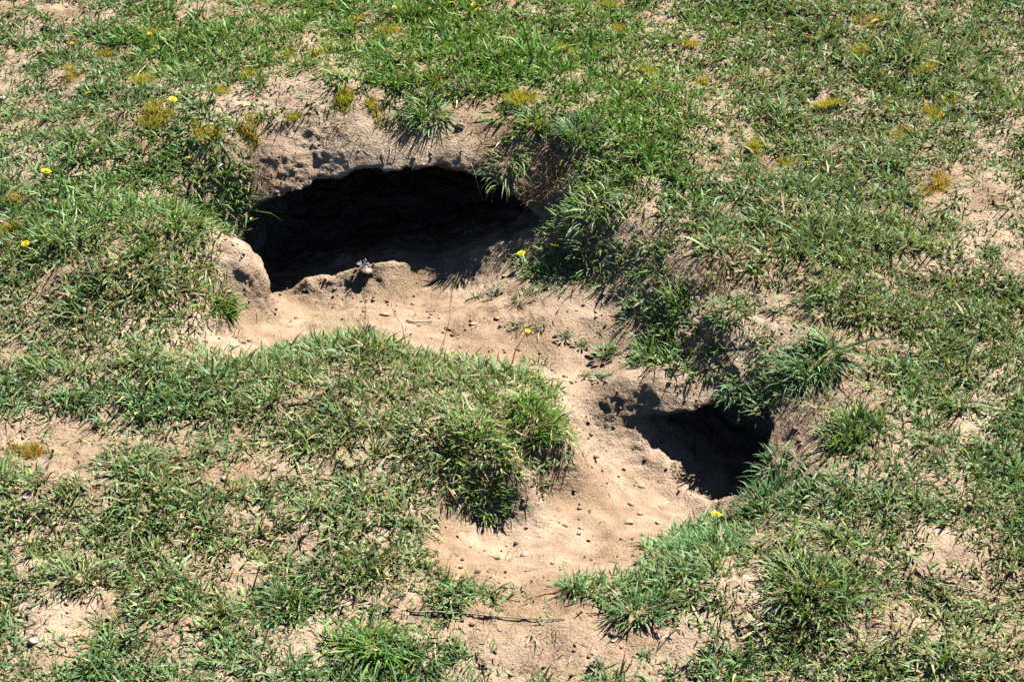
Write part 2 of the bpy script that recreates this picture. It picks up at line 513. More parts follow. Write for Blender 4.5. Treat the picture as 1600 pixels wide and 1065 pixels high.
GRASS = leaf_material('grass blade', .5, .22, .32)
DRY = leaf_material('dry straw blade', .65, .2, .3)
CUSH = leaf_material('cushion shoot', .6, .42, .3)
STEM = plain_material('green flower stem', (.12, .19, .06), .6, .2)
PETAL = plain_material('yellow petal', (.82, .60, .012), .6, .08)
DISC = plain_material('orange yellow disc', (.70, .36, .01), .7, .2)
PINK = plain_material('coral pink petal', (.62, .17, .17), .6, .2)
PALE = plain_material('pale weathered stone', (.50, .43, .34), .85, .25, 90, .6)
BROWN = plain_material('brown stone', (.36, .25, .17), .9, .25, 90, .6)
STRAW = plain_material('bleached straw', (.55, .44, .27), .7, .2, 40)
ROOT = plain_material('root bark', (.26, .17, .11), .85, .3, 80)
PALEROOT = plain_material('pale root', (.42, .33, .24), .85, .25, 80)
FLUFF = plain_material('white seed fluff', (.75, .74, .70), .8, .1)
CLODM = plain_material('soil clod', (.43, .32, .215), .95, .3, 120, .8)

# ------------------------------------------------------------------ blades
def blades(p, up, az, L, wd, lean, curl, c0, c1, twist=None, seg=3):
    """p,up: (N,3); az: heading (N,3); ribbons that start `lean` from up and bend by `curl`"""
    N_ = len(p)
    if twist is None: twist = np.zeros(N_)
    up = up / np.linalg.norm(up, axis=1, keepdims=True)
    az = az - up * np.sum(az * up, 1, keepdims=True)
    az /= np.linalg.norm(az, axis=1, keepdims=True) + 1e-9
    sd = np.cross(up, az)
    ts, ws = {3: ([0, .36, .72, 1.0], [.75, 1.0, .70]), 2: ([0, .55, 1.0], [.85, .85]), 1: ([0, 1.0], [1.15])}[seg]
    rows = []; cols = []
    pos = p.copy()
    for k in range(seg):
        tm = ts[k]
        th = lean + curl * tm
        d = up * np.cos(th)[:, None] + az * np.sin(th)[:, None]
        nrm = np.cross(d, sd)
        side = sd * np.cos(twist)[:, None] + nrm * np.sin(twist)[:, None]
        hw = (wd * .5 * ws[k])[:, None]
        rows += [pos - side * hw, pos + side * hw]
        cc = c0 * (1 - tm) + c1 * tm
        cols += [cc, cc]
        tn = (ts[k] + ts[k + 1]) / 2
        th = lean + curl * tn
        d = up * np.cos(th)[:, None] + az * np.sin(th)[:, None]
        pos = pos + d * (L * (ts[k + 1] - ts[k]))[:, None]
    rows.append(pos); cols.append(c1)
    nvp = 2 * seg + 1
    V = np.stack(rows, 1).reshape(-1, 3); C = np.stack(cols, 1).reshape(-1, 3)
    t = []
    for k in range(seg - 1):
        a = 2 * k
        t += [(a, a + 1, a + 3), (a, a + 3, a + 2)]
    a = 2 * (seg - 1)
    t.append((a, a + 1, a + 2))
    T = (np.array(t)[None] + (np.arange(N_) * nvp)[:, None, None]).reshape(-1, 3)
    return V, T, C

VIVID = np.array([.064, .265, .024]); DEEP = np.array([.052, .178, .032]); BLUE = np.array([.150, .315, .135])
LIME = np.array([.310, .430, .070]); TAN = np.array([.56, .45, .25]); OCHRE = np.array([.34, .23, .10]); GREY = np.array([.30, .25, .20])

# ------------------------------------------------------------------ planting plan, read in photo pixels
BARE_POLY = [
 [(350,498),(318,545),(345,562),(420,548),(500,530),(560,522),(640,545),(740,566),(810,574),(862,604),(885,650),(890,690),(842,742),(800,780),(700,796),(668,804),(664,850),(688,884),(720,905),(760,925),(850,940),(905,905),(1000,890),(1012,852),(1095,812),(1165,792),(1235,770),(1245,660),(1180,640),(1110,590),(1040,578),(985,572),(982,555),(1030,490),(960,440),(880,455),(812,428),(790,400),(830,370),(850,340),(870,300),(880,240),(830,222),(760,205),(700,222),(640,205),(560,190),(420,190),(385,205),(390,290),(392,345),(360,372),(362,440)],
]
BARE = [(480,165,140,34,.55),(735,190,80,30,.9),(545,100,40,15,.6),(400,130,70,35,.4),(130,30,40,12,.6),(80,10,30,10,.7),(40,40,40,15,.5),(15,115,25,30,.8),(320,8,45,14,.95),(20,270,30,15,.4),(45,280,22,14,.7),(200,205,25,15,.5),
 (70,690,90,50,.75),(100,650,60,25,.5),(60,590,60,20,.4),(20,640,30,25,.6),(110,725,50,25,.6),(330,745,25,15,.6),(240,690,50,20,.5),(140,710,40,15,.6),(185,590,30,15,.6),(370,440,20,40,.8),
 (100,950,95,40,.8),(60,1030,60,30,.7),(30,830,30,20,.5),(250,1000,75,38,.7),(355,905,60,35,.7),(290,868,40,22,.6),(456,1002,60,35,.8),(520,960,50,25,.5),(480,850,40,25,.5),(200,880,30,20,.5),(390,600,30,12,.5),(40,770,35,20,.6),
 (700,970,120,25,.6),(620,930,60,25,.4),(900,1000,200,60,.85),(850,958,130,28,.8),(780,1050,80,30,.5),(1000,1020,100,40,.65),(960,965,80,15,.5),
 (1190,920,50,45,.9),(1090,985,60,40,.75),(1190,842,50,15,.6),(1235,815,40,14,.5),
 (1510,300,80,45,.7),(1560,335,55,42,.85),(1440,690,90,50,.75),(1400,640,60,20,.5),(1530,855,60,30,.75),(1480,850,45,28,.7),(1570,890,40,40,.5),(1170,490,60,35,.4),(1222,480,32,60,.75),(1340,530,50,15,.65),(1240,520,40,25,.5),(1350,610,40,25,.65),(1230,690,45,70,.9),(1275,645,50,25,.4),(1590,395,30,42,.75),(1230,90,30,12,.45),(1300,235,20,10,.55),(1440,240,32,12,.55),(1270,420,60,14,.4),(1115,440,55,38,.5),(1080,400,30,30,.3),(1000,350,28,22,.75),(1010,330,20,15,.5),(880,235,40,30,.35),(1470,750,40,25,.4),(930,450,60,40,.3),(1130,540,60,40,.6),(1210,120,20,8,.5),(1270,115,20,9,.5),(1560,215,20,10,.4),(180,160,30,12,.4),(140,190,20,12,.5)]
LUSH = [(1330,150,330,170),(640,60,330,80),(830,120,220,90),(950,180,130,80),(260,390,160,110),(100,330,140,120),(640,650,250,95),(340,280,60,60),(1250,380,150,60),(1270,920,110,70),(1000,240,150,60),(560,790,100,60),(1200,300,160,60),(350,60,200,60)]

# each: pixel, radii in pixels, colour blend (0 green .. 1 orange)
CUSHION = [
 (237,127,28,11,.25,'olive-yellow cushion tuft behind the bent straw stalk, upper left'),
 (390,117,17,9,.15,'small bright yellow-green cushion tuft on bare soil above the burrow bank, left'),
 (350,144,18,10,.2,'small olive cushion tuft just below and left of the bright one, upper left'),
 (228,184,38,15,.45,'long low golden-olive cushion tuft below the yellow daisy, upper left'),
 (322,204,22,15,.25,'dark olive cushion tuft left of the earth bank above the burrow'),
 (383,211,22,18,.6,'cushion tuft turning orange on its right, at the left end of the earth bank'),
 (528,163,22,14,.2,'round yellow-green cushion tuft on the bank crest above the burrow mouth'),
 (588,171,24,14,.4,'straw-flecked yellow cushion tuft beside the drooping clump on the bank crest'),
 (460,181,15,11,.3,'smallest yellowish cushion tuft on the left half of the bank crest'),
 (690,133,19,13,.2,'bright yellow-green cushion tuft behind the drooping grass clump above the mouth'),
 (830,157,38,19,.2,'broadest bright yellow-green cushion tuft, on the right end of the bank crest'),
 (1290,162,24,12,.3,'yellow cushion tuft alone in grey-green turf, right of centre at the top'),
 (1350,37,28,11,.85,'orange cushion tuft near the top edge, upper right'),
 (1336,82,26,11,.35,'olive-yellow cushion tuft below the orange one, upper right'),
 (1076,67,18,10,.6,'orange-yellow cushion tuft in green turf right of top centre'),
 (1437,108,24,10,.35,'yellow cushion tuft with a straight upper edge, upper right'),
 (1493,152,17,8,.3,'small faint yellow cushion tuft right of the yellow one, upper right'),
 (1458,180,20,14,.65,'gold-orange cushion tuft in the turf of the upper right'),
 (1413,207,19,12,.3,'olive cushion tuft below and left of the gold-orange one, upper right'),
 (1183,229,17,10,.3,'yellow cushion tuft on turf level with the bank, right of the burrow'),
 (1230,256,20,12,.25,'olive cushion tuft behind a small dark hollow, right of the burrow'),
 (1460,293,26,22,.9,'rust-orange cushion tuft beside the bare patch at the right'),
 (458,88,22,10,.3,'olive cushion tuft with yellow base, centre left near the top'),
 (492,84,14,9,.2,'small yellow-green cushion tuft right of the yellow-based one near the top'),
 (165,87,18,9,.55,'golden cushion tuft behind the grass, far upper left'),
 (108,128,18,12,.6,'brownish-gold cushion tuft left of the bent straw stalk'),
 (240,50,18,10,.35,'yellow cushion tuft by a tiny yellow flower near the top left'),
 (560,29,22,8,.3,'pale yellow cushion tuft under the top edge, left of centre'),
 (612,54,18,10,.4,'golden cushion tuft in lush green turf, top centre left'),
 (893,84,16,10,.35,'olive-gold cushion tuft in the lush turf above the burrow, right of centre'),
 (962,10,22,8,.5,'bright gold cushion tuft touching the top edge, right of centre'),
 (960,46,16,9,.55,'gold-tan cushion tuft below the top-edge one, right of centre'),
 (1010,112,12,9,.2,'small lemon cushion tuft in turf right of the bank crest'),
 (1102,128,10,6,.2,'tiny lemon cushion tuft right of the small lemon one'),
 (1590,152,16,9,.5,'golden cushion tuft at the right edge, upper right'),
 (22,308,22,11,.8,'orange-tan cushion tuft at the left edge, above the left edge daisy'),
 (12,356,18,10,.65,'golden-brown cushion tuft at the left edge beside a yellow daisy'),
 (38,712,26,14,.9,'dull orange cushion tuft on bare soil at the left edge, lower left'),
]

cxs = np.linspace(X0, X1, 416); cvs = np.linspace(V0, V1, 356)
DX, DV = np.meshgrid(cxs, cvs, indexing='ij')
DW = height(DX, DV)
PU, PV = proj(DX, DV, DW)
jit = 9 * vnoise(DX * 30, DV * 30, seed=41) + 7 * vnoise(DX * 70, DV * 70, seed=42)
JU = PU + jit; JV = PV + 7 * vnoise(DX * 40 + 9, DV * 40, seed=43)

def in_poly(U, V, poly):
    r = np.zeros(U.shape, bool)
    m = len(poly)
    for i in range(m):
        x1, y1 = poly[i]; x2, y2 = poly[(i + 1) % m]
        c = ((y1 > V) != (y2 > V)) & (U < (x2 - x1) * (V - y1) / (y2 - y1 + 1e-9) + x1)
        r ^= c
    return r

lush = np.zeros(DX.shape)
for (u, v, ru, rv) in LUSH:
    q = ((JU - u) / ru) ** 2 + ((JV - v) / rv) ** 2
    lush = np.maximum(lush, np.clip(1.35 - q, 0, 1))
patch = vnoise(DX * 8, DV * 8, seed=44) * .6 + vnoise(DX * 19, DV * 19, seed=45) * .45 + vnoise(DX * 45, DV * 45, seed=46) * .3
dens = np.clip(1.12 + 1.0 * patch, 0.16, 1.0)
dens = np.maximum(dens, lush * (.82 + .3 * np.clip(patch + .4, -1, .5)))
for (u, v, ru, rv, st) in BARE:
    q = ((JU - u) / ru) ** 2 + ((JV - v) / rv) ** 2
    dens *= 1 - .86 * st * np.clip((1.45 - q) * 1.4, 0, 1) * np.clip(1.0 - .5 * patch, .4, 1.2)
for (u, v, ru, rv, o, l) in CUSHION:
    q = ((PU - u) / ru) ** 2 + ((PV - v) / rv) ** 2
    dens *= 1 - .75 * np.clip(1.3 - q, 0, 1)
bare = np.zeros(DX.shape, bool)
for poly in BARE_POLY:
    bare |= in_poly(JU, JV, poly)
dens[bare] = 0
dens = np.clip(dens, 0, 1.05)

# colour character of the turf: vivid, dry
def region(items):
    r = np.zeros(DX.shape)
    for (u, v, ru, rv, s_) in items:
        q = ((JU - u) / ru) ** 2 + ((JV - v) / rv) ** 2
        r = np.maximum(r, s_ * np.clip(1.5 - q, 0, 1))
    return r
vivid = region([(700,60,420,90,1.0),(900,150,250,90,1.0),(900,240,180,80,.8),(260,300,220,120,.5),(400,60,250,70,.7),(820,660,80,60,.8),(340,470,40,50,.8),(590,1010,70,50,.6)])
dry = .04 + region([(200,480,230,130,.6),(620,660,260,130,.75),(150,830,330,160,.55),(450,880,250,120,.6),(1300,430,260,120,.55),(1500,950,220,160,.6),(1300,930,220,130,.6),(1450,500,250,150,.45),(1350,120,330,160,.4)])

# ------------------------------------------------------------------ turf
gup = np.array([0.0, SN, CS])

def turf(N0, rect, inner, seg, nbl, lenf=1.0):
    x0, x1, v0, v1 = rect
    m = int((x1 - x0) * (v1 - v0) * N0)
    x = rng.uniform(x0, x1, m); v = rng.uniform(v0, v1, m)
    if inner:
        d_ = bilin(dens, x, v); vv = bilin(vivid, x, v); dd = bilin(dry, x, v); lu = bilin(lush, x, v)
    else:
        out = (x < X0) | (x > X1) | (v < V0) | (v > V1)
        x = x[out]; v = v[out]
        d_ = np.clip(.72 + .9 * (vnoise(x * 8, v * 8, seed=44) * .6 + vnoise(x * 19, v * 19, seed=45) * .45), .05, 1)
        vv = .35 + .3 * vnoise(x * 2, v * 2, seed=47); dd = .35 + .3 * vnoise(x * 2, v * 2, seed=48); lu = np.full(len(x), .3)
    k = rng.random(len(x)) < d_
    x, v, d_, vv, dd, lu = (q[k] for q in (x, v, d_, vv, dd, lu))
    nt_ = len(x)
    nb = np.maximum(3, rng.poisson(nbl * (.55 + .5 * d_), nt_))
    # every tuft has its own tone and vigour
    vig = np.exp(rng.normal(0, .30, nt_)) * (.88 + .16 * lu) * (.7 + .35 * np.clip(d_, 0, 1)) * (1 + .25 * vnoise(x * 6, v * 6, seed=51))
    tone = rng.random(nt_)
    tid = np.repeat(np.arange(nt_), nb)
    n_ = len(tid)
    ang = rng.uniform(0, 2 * np.pi, n_); rr = np.abs(rng.normal(0, .011, n_))
    bx = x[tid] + np.cos(ang) * rr; bv = v[tid] + np.sin(ang) * rr
    if inner:
        bw = height(bx, bv) - .003
    else:
        bw = far_relief(bx, bv) + .01 * vnoise(bx * 7, bv * 7, seed=5) - .006
    p = np.stack([bx, bv, bw], 1)
    far = np.clip((bv + .9) / 2.4, 0, 1)
    a2 = ang + rng.normal(0, .7, n_)
    az = np.stack([np.cos(a2), np.sin(a2) * .97, rng.normal(0, .05, n_)], 1)
    up = np.tile(gup, (n_, 1)) + rng.normal(0, .22, (n_, 3))
    L = (.0275 - .006 * far) * lenf * vig[tid] * rng.uniform(.45, 1.35, n_)
    wd = (.0020 + .0025 * rng.random(n_)) * (1 + .22 * far) * (.75 + .25 * vig[tid])
    lean = np.clip(rng.normal(.92, .36, n_), .05, 1.5)
    curl = rng.normal(.65, .45, n_)
    g0 = VIVID * vv[tid, None] + (1 - vv[tid, None]) * (DEEP * .45 + BLUE * .55)
    tn = tone[tid]
    big = .5 + .5 * vnoise(bx * 3.2, bv * 3.2, seed=52)
    mixb = np.clip(tn * .75 + big * .35 - .1 - .45 * vv[tid], 0, 1)[:, None]
    c = g0 * (1 - mixb) + BLUE * mixb
    lime = np.clip(rng.normal(.12 + .40 * dd[tid] * (1 - tn) + .12 * vv[tid], .25, n_), 0, 1)[:, None]
    c = c * (1 - lime) + LIME * lime
    c *= np.exp(rng.normal(0, .25, n_))[:, None]
    pd = .06 + .42 * dd[tid] * (1.25 - .5 * tn)
    isdry = rng.random(n_) < pd
    dc = np.where(rng.random(n_)[:, None] < .7, TAN, OCHRE) * np.exp(rng.normal(0, .2, n_))[:, None]
    c = np.where(isdry[:, None], dc, c)
    lean = np.where(isdry, np.clip(lean + .45, 0, 1.6), lean)
    tipm = np.clip(rng.normal(.02 + .25 * dd[tid], .25, n_), 0, .9)[:, None]
    c1 = c * (1 - tipm) + TAN * tipm
    basem = np.clip(rng.normal(.15, .12, n_), 0, .6)[:, None]
    c0 = c * (1 - basem) + np.array([.26, .26, .12]) * basem
    return blades(p, up, az, L, wd, lean, curl, c0, c1, rng.normal(0, .5, n_), seg)

Va, Ta, Ca = turf(9000, (X0, X1, V0, .42), True, 2, 12)
Vb, Tb, Cb = turf(7600, (X0, X1, .42, V1), True, 2, 9.5, 1.05)
V, T, C = np.concatenate([Va, Vb]), np.concatenate([Ta, Tb + len(Va)]), np.concatenate([Ca, Cb])
print('turf tris', len(Ta), len(Tb))
tg = new_mesh('turf_grass', to_world(V), tris=T, mat=GRASS, color=C)
tag(tg, 'short patchy green and blue-green turf covering the slope', 'grass', kind='stuff')
V, T, C = turf(1400, (-2.5, 2.5, -1.45, 3.2), False, 2, 7, 1.3)
print('outer tris', len(T))
tg2 = new_mesh('outer_turf_grass', to_world(V), tris=T, mat=GRASS, color=C)
tag(tg2, 'short green turf running on around the burrows', 'grass', kind='stuff')

# dry litter lying among the grass
def litter(N0):
    m = int((X1 - X0) * (V1 - V0) * N0)
    x = rng.uniform(X0, X1, m); v = rng.uniform(V0, V1, m)
    d_ = bilin(dens, x, v); nearb = bilin(bare.astype(float), x, v)
    pk = np.where(nearb > .5, .012, np.clip(.35 + .5 * bilin(dry, x, v), 0, 1) * np.clip(d_ + .35, 0, 1))
    uu, pv2 = proj(x, v, height(x, v))
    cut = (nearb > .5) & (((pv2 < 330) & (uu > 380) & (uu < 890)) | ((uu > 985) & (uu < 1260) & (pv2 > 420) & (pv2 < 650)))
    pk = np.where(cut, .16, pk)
    k = rng.random(m) < pk
    x, v, cut = x[k], v[k], cut[k]
    hh = height(x, v); dn = Vector(to_world(np.array([0, 0, -1.0])))
    tops = to_world(np.stack([x, v, hh + .05], 1))
    k = np.array([(lambda r: r[0] and (r[1] - Vector(q)).length < .075)(ground.ray_cast(Vector(q), dn)) for q in tops])
    x, v, cut = x[k], v[k], cut[k]; n_ = len(x)
    p = np.stack([x, v, height(x, v) + rng.uniform(0, .007, n_)], 1)
    a = rng.uniform(0, 2 * np.pi, n_)
    az = np.stack([np.cos(a), np.sin(a), rng.normal(0, .2, n_)], 1)
    up = np.tile(gup, (n_, 1)) + rng.normal(0, .25, (n_, 3))
    c = np.where(rng.random(n_)[:, None] < .55, TAN, np.where(rng.random(n_)[:, None] < .5, OCHRE, GREY)) * np.exp(rng.normal(-.1, .3, n_))[:, None]
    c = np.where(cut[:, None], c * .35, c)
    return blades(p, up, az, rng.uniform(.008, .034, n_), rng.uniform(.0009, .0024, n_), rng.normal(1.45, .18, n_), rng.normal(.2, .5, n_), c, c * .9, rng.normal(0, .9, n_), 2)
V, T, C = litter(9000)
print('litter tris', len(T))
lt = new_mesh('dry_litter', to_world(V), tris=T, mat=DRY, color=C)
tag(lt, 'dead straw-coloured grass litter lying on the soil', 'litter', kind='stuff')

# crumbs of soil
def blob_template(seed, sub_=1):
    import bmesh
    bm = bmesh.new()
    bmesh.ops.create_icosphere(bm, subdivisions=sub_, radius=1)
    P = np.array([q.co for q in bm.verts]); T_ = np.array([[q.index for q in f.verts] for f in bm.faces])
    bm.free()
    r = np.random.default_rng(seed)
    s1 = r.uniform(0, 50)
    n1 = vnoise(P[:, 0] * 1.3 + s1, P[:, 1] * 1.3, P[:, 2] * 1.3, seed=seed)
    n2 = vnoise(P[:, 0] * 3 + s1, P[:, 1] * 3, P[:, 2] * 3, seed=seed + 1)
    P = P * (1 + .45 * n1 + .30 * n2)[:, None]
    return P, T_

def crumbs(N0):
    m = int((X1 - X0) * (V1 - V0) * N0)
    x = rng.uniform(X0, X1, m); v = rng.uniform(V0, V1, m)
    d_ = bilin(dens, x, v)
    cl = np.clip(.5 + .9 * vnoise(x * 11, v * 11, seed=61) + .5 * vnoise(x * 27, v * 27, seed=62), 0, 1) ** 1.5
    k = rng.random(m) < np.clip(.9 - d_, .03, .9) * cl
    x, v = x[k], v[k]
    # skip the air in front of the two mouths: rest the crumb on the real surface
    VS, TS = [], []
    base = 0
    tm = [blob_template(70 + q, 1)[0] for q in range(6)]
    T1 = blob_template(70, 1)[1]
    for i in range(len(x)):
        o_ = Vector(to_world(np.array([x[i], v[i], .3]))); dn = Vector(to_world(np.array([0, 0, -1.0])))
        ok, loc, nor, _ = ground.ray_cast(o_, dn)
        if not ok: continue
        r_ = .0011 + .0048 * rng.random() ** 7
        q = tm[i % 6] * r_ * rng.uniform(.5, 1.5, 3)
        a = rng.uniform(0, 6.28); c_, s_ = math.cos(a), math.sin(a)
        q = np.stack([q[:, 0] * c_ - q[:, 1] * s_, q[:, 0] * s_ + q[:, 1] * c_, q[:, 2] * .75], 1)
        VS.append(q + np.array(loc) + np.array(nor) * r_ * .25); TS.append(T1 + base); base += len(q)
    return np.concatenate(VS), np.concatenate(TS)
V, T = crumbs(5600)
print('crumb tris', len(T))
cr = new_mesh('soil_crumbs', V, tris=T, mat=SOIL, smooth=False)
tag(cr, 'small loose crumbs of dry soil scattered over bare ground', 'soil', kind='stuff')

# ================================================================== single things
UPW = np.array([0, 0, 1.0])
R_ = random.Random(5)

def empty(name, loc, label, cat, group=None):
    o = bpy.data.objects.new(name, None)
    o.empty_display_size = .02
    col.objects.link(o)
    o.location = loc
    tag(o, label, cat, group)
    return o

def fan(n_, rx, ry, L, wd, lean, curl, cols, slope=(0, 0), bias=None, bk=0.0, out=.6, dry=.0, seg=3):
    """blades of one plant round the local origin; slope = ground gradient dz/dx, dz/dy"""
    a = rng.uniform(0, 2 * np.pi, n_); r = np.sqrt(rng.random(n_))
    x = np.cos(a) * r * rx; y = np.sin(a) * r * ry
    p = np.stack([x, y, x * slope[0] + y * slope[1] - .004], 1)
    a2 = a + rng.normal(0, out, n_)
    az = np.stack([np.cos(a2), np.sin(a2), np.zeros(n_)], 1)
    if bias is not None:
        az += np.array([bias[0], bias[1], 0]) * bk
    up = np.tile(UPW, (n_, 1)) + rng.normal(0, .12, (n_, 3))
    ln = np.clip(rng.normal(lean, .3, n_) * (.35 + .8 * r), .02, 1.7)
    cu = rng.normal(curl, .35, n_)
    w_ = rng.dirichlet(np.ones(len(cols)) * .8, n_)
    c = w_ @ np.array(cols) * np.exp(rng.normal(0, .2, n_))[:, None]
    tip = np.clip(rng.normal(dry, .2, n_), 0, .9)[:, None]
    c1 = c * (1 - tip) + TAN * tip
    return blades(p, up, az, L * rng.uniform(.5, 1.15, n_), wd * rng.uniform(.7, 1.25, n_), ln, cu, c, c1, rng.normal(0, .4, n_), seg)

def slope_at(nor):
    return (-nor[0] / max(nor[2], .35), -nor[1] / max(nor[2], .35))

def px_size(loc):
    return (Vector(loc) - cam.location).length / FPX

for (u, v, ru, rv, org, label) in CUSHION:
    loc, nor = hit(u, v)
    t = empty('cushion_tuft', loc, label, 'cushion plant', 'yellow cushion tufts in the turf')
    k = px_size(loc); sl_ = slope_at(nor)
    rx = ru * k * .92; ry = min(rv * k * 1.45, rx * 1.05)
    org *= .8
    g_ = [np.array([.46, .50, .035]), np.array([.28, .40, .04]), np.array([.56, .54, .06])]
    o_ = [np.array([.55, .31, .06]), np.array([.62, .42, .10]), np.array([.48, .24, .06])]
    ng = int((170 + rx * ry * 5.0e5) * (1 - .75 * org)); no_ = int((170 + rx * ry * 5.0e5) * .9 * org) + 12
    lobes = [(R_.uniform(-.75, .75) * rx, R_.uniform(-.6, .6) * ry, R_.uniform(.35, .7)) for _ in range(R_.randint(4, 7))]
    for nm, num, pal_ in (('green_shoots', ng, g_), ('orange_shoots', no_, o_)):
        VV, TT, CC = [], [], []; b_ = 0
        for (ox_, oy_, f_) in lobes:
            V, T, C = fan(max(8, int(num / len(lobes))), rx * f_, ry * f_, R_.uniform(.014, .024), .0015, .6, .35, pal_, sl_, out=1.0, dry=.08, seg=2)
            V = V + np.array([ox_, oy_, ox_ * sl_[0] + oy_ * sl_[1]])
            VV.append(V); TT.append(T + b_); CC.append(C); b_ += len(V)
        new_mesh(nm, np.concatenate(VV), tris=np.concatenate(TT), mat=CUSH, color=np.concatenate(CC), parent=t)

# ---- grass clumps: pixel, radii px, blade length, count, lean, curl, palette, heading bias (world x,y), strength, label
G1 = [VIVID, VIVID * .8, LIME * .8]; G2 = [BLUE, DEEP, BLUE * 1.1]; G3 = [BLUE * 1.15, LIME, BLUE]; G4 = [DEEP, VIVID * .75, BLUE]
CLUMP = [
 (668,182,26,16,.075,150,.75,1.1,G3,(0,-1),.5,.08,'grass clump drooping over the crest directly above the large burrow mouth'),
 (790,262,34,14,.075,60,.95,1.5,G3,(-.4,-1),.9,.12,'pale grass clump hanging over the right end of the large burrow mouth'),
 (905,212,34,26,.060,170,.6,.7,G2,(0,-1),.3,.04,'dense blue-green grass clump on the bank right of the large burrow'),
 (842,193,28,12,.055,90,.8,.9,G3,(-.2,-1),.5,.15,'light green grass clump just below the broadest yellow cushion'),
 (925,325,48,18,.070,80,1.0,1.1,G3,(-.7,-.8),.7,.15,'sprawling pale grass clump trailing stems beside the right burrow edge'),
 (868,424,42,16,.045,110,.95,.6,G2,(-.3,-.6),.4,.05,'spreading grass clump on the apron beneath the two yellow daisies'),
 (930,390,34,16,.060,70,1.0,.8,G3,(-.6,-.6),.5,.10,'loose grass clump leaning left, just right of the two daisies'),
 (1040,516,32,18,.044,120,.75,.7,G3,(-.4,-.5),.25,.05,'fan-shaped grass clump casting a spiky shadow on the ledge'),
 (1066,470,32,16,.050,80,.55,.5,G1,(-.3,.4),.3,.05,'bright upright grass tuft behind the fan-shaped clump'),
 (1140,490,40,16,.045,110,.8,.8,G4,(0,-1),.4,.20,'low mixed grass tuft on the crest right of the bright upright tuft'),
 (1270,570,56,30,.075,230,.8,1.1,G2,(0,-1),.6,.03,'largest dark grass clump, overhanging the bank right of the small burrow'),
 (1160,608,36,16,.052,80,.9,1.3,G2,(.1,-1),.7,.04,'dark grass clump hanging over the roof of the small burrow'),
 (1335,672,48,28,.055,150,.6,.7,[LIME*.8,VIVID,DEEP],(0,-.4),.3,.10,'tall bright grass clump on bank right of the small burrow'),
 (1200,782,48,20,.055,150,.6,.7,G4,(-.5,0),.3,.04,'grass clump at front right rim of small burrow, beside a yellow daisy'),
 (1110,855,60,22,.055,170,.75,.8,G4,(-.5,-.4),.3,.06,'spreading grass clump on the front rim below the small burrow'),
 (1265,920,70,45,.060,320,.7,.8,[BLUE,LIME*.8,DEEP],(-.4,-.8),.3,.18,'biggest round grass clump at lower right, with deep shadow at its left'),
 (836,652,36,34,.038,240,.75,.7,G1,(.8,-.3),.5,.06,'bright grass fringe on right shoulder of hummock'),
 (752,726,52,26,.034,260,.8,.8,G1,(.1,-1),.35,.08,'thick bright grass clump hanging from the front of the hummock'),
 (588,1012,34,18,.072,100,.85,1.0,G1,(-.7,-.2),.5,.05,'long arching grass clump at the bottom edge, left of centre'),
 (384,350,12,14,.048,45,.85,1.2,G3,(1,-.6),.9,.12,'pale sprigs of grass leaning over the left corner of the burrow mouth'),
 (342,470,24,22,.055,170,.8,.8,G1,(.9,-.3),.5,.03,'bright green grass tuft left of the packed earth lump'),
 (990,955,44,18,.055,120,.8,.8,G4,(-.2,-.8),.3,.06,'grass tuft at bottom, right of centre, on pale soil'),
 (78,915,26,14,.055,34,.95,.5,G2,(0,0),0,.02,'star-shaped blue-green grass tuft on bare soil at lower left'),
 (130,905,40,16,.050,100,.8,.8,[LIME*.8,BLUE,TAN*.6],(0,-.6),.2,.2,'yellowish grass tuft beside the pale stone at lower left'),
 (445,945,40,20,.055,120,.8,.9,G4,(-.1,-.8),.3,.06,'green grass tuft at bottom left of centre above a bare patch'),
 (1395,568,22,12,.045,50,.85,.9,G2,(0,-.5),.3,.02,'small dark grass tuft right of the largest dark clump'),
 (640,22,60,14,.060,170,.65,.7,G1,(-.3,-.6),.3,.02,'long lush green grass clump at the top, left of centre'),
 (992,495,24,20,.045,34,.9,.7,G2,(-.7,-.4),.6,.05,'thin grass clump reaching left over the soil above the ledge'),
 (1210,720,26,30,.050,46,.9,1.0,G2,(-.8,-.4),.5,.1,'sparse grass on the pale bank right of the small burrow'),
 (645,1035,50,16,.045,110,.8,.8,G4,(0,-.6),.3,.1,'low grass tuft at the bottom edge right of the arching clump'),
]
for (u, v, ru, rv, L, n_, lean, curl, pal, bias, bk, dry_, label) in CLUMP:
    loc, nor = hit(u, v)
    k = px_size(loc); sl_ = slope_at(nor)
    t = empty('grass_clump', loc, label, 'grass clump', 'grass clumps around the burrows')
    rx = ru * k * .75; ry = min(rv * k * 1.3, rx)
    L *= .88
    V, T, C = fan(int(n_ * 1.4), rx * 1.15, ry * 1.15, L, .0029, lean, curl, pal, sl_, bias, bk, .6, dry_)
    new_mesh('green_blades', V, tris=T, mat=GRASS, color=C, parent=t)
    V, T, C = fan(int(n_ * .3) + 8, rx, ry, L * .7, .0022, lean + .5, curl, [TAN, OCHRE, GREY], sl_, bias, bk, .9, .2)
    new_mesh('dry_blades', V, tris=T, mat=DRY, color=C, parent=t)

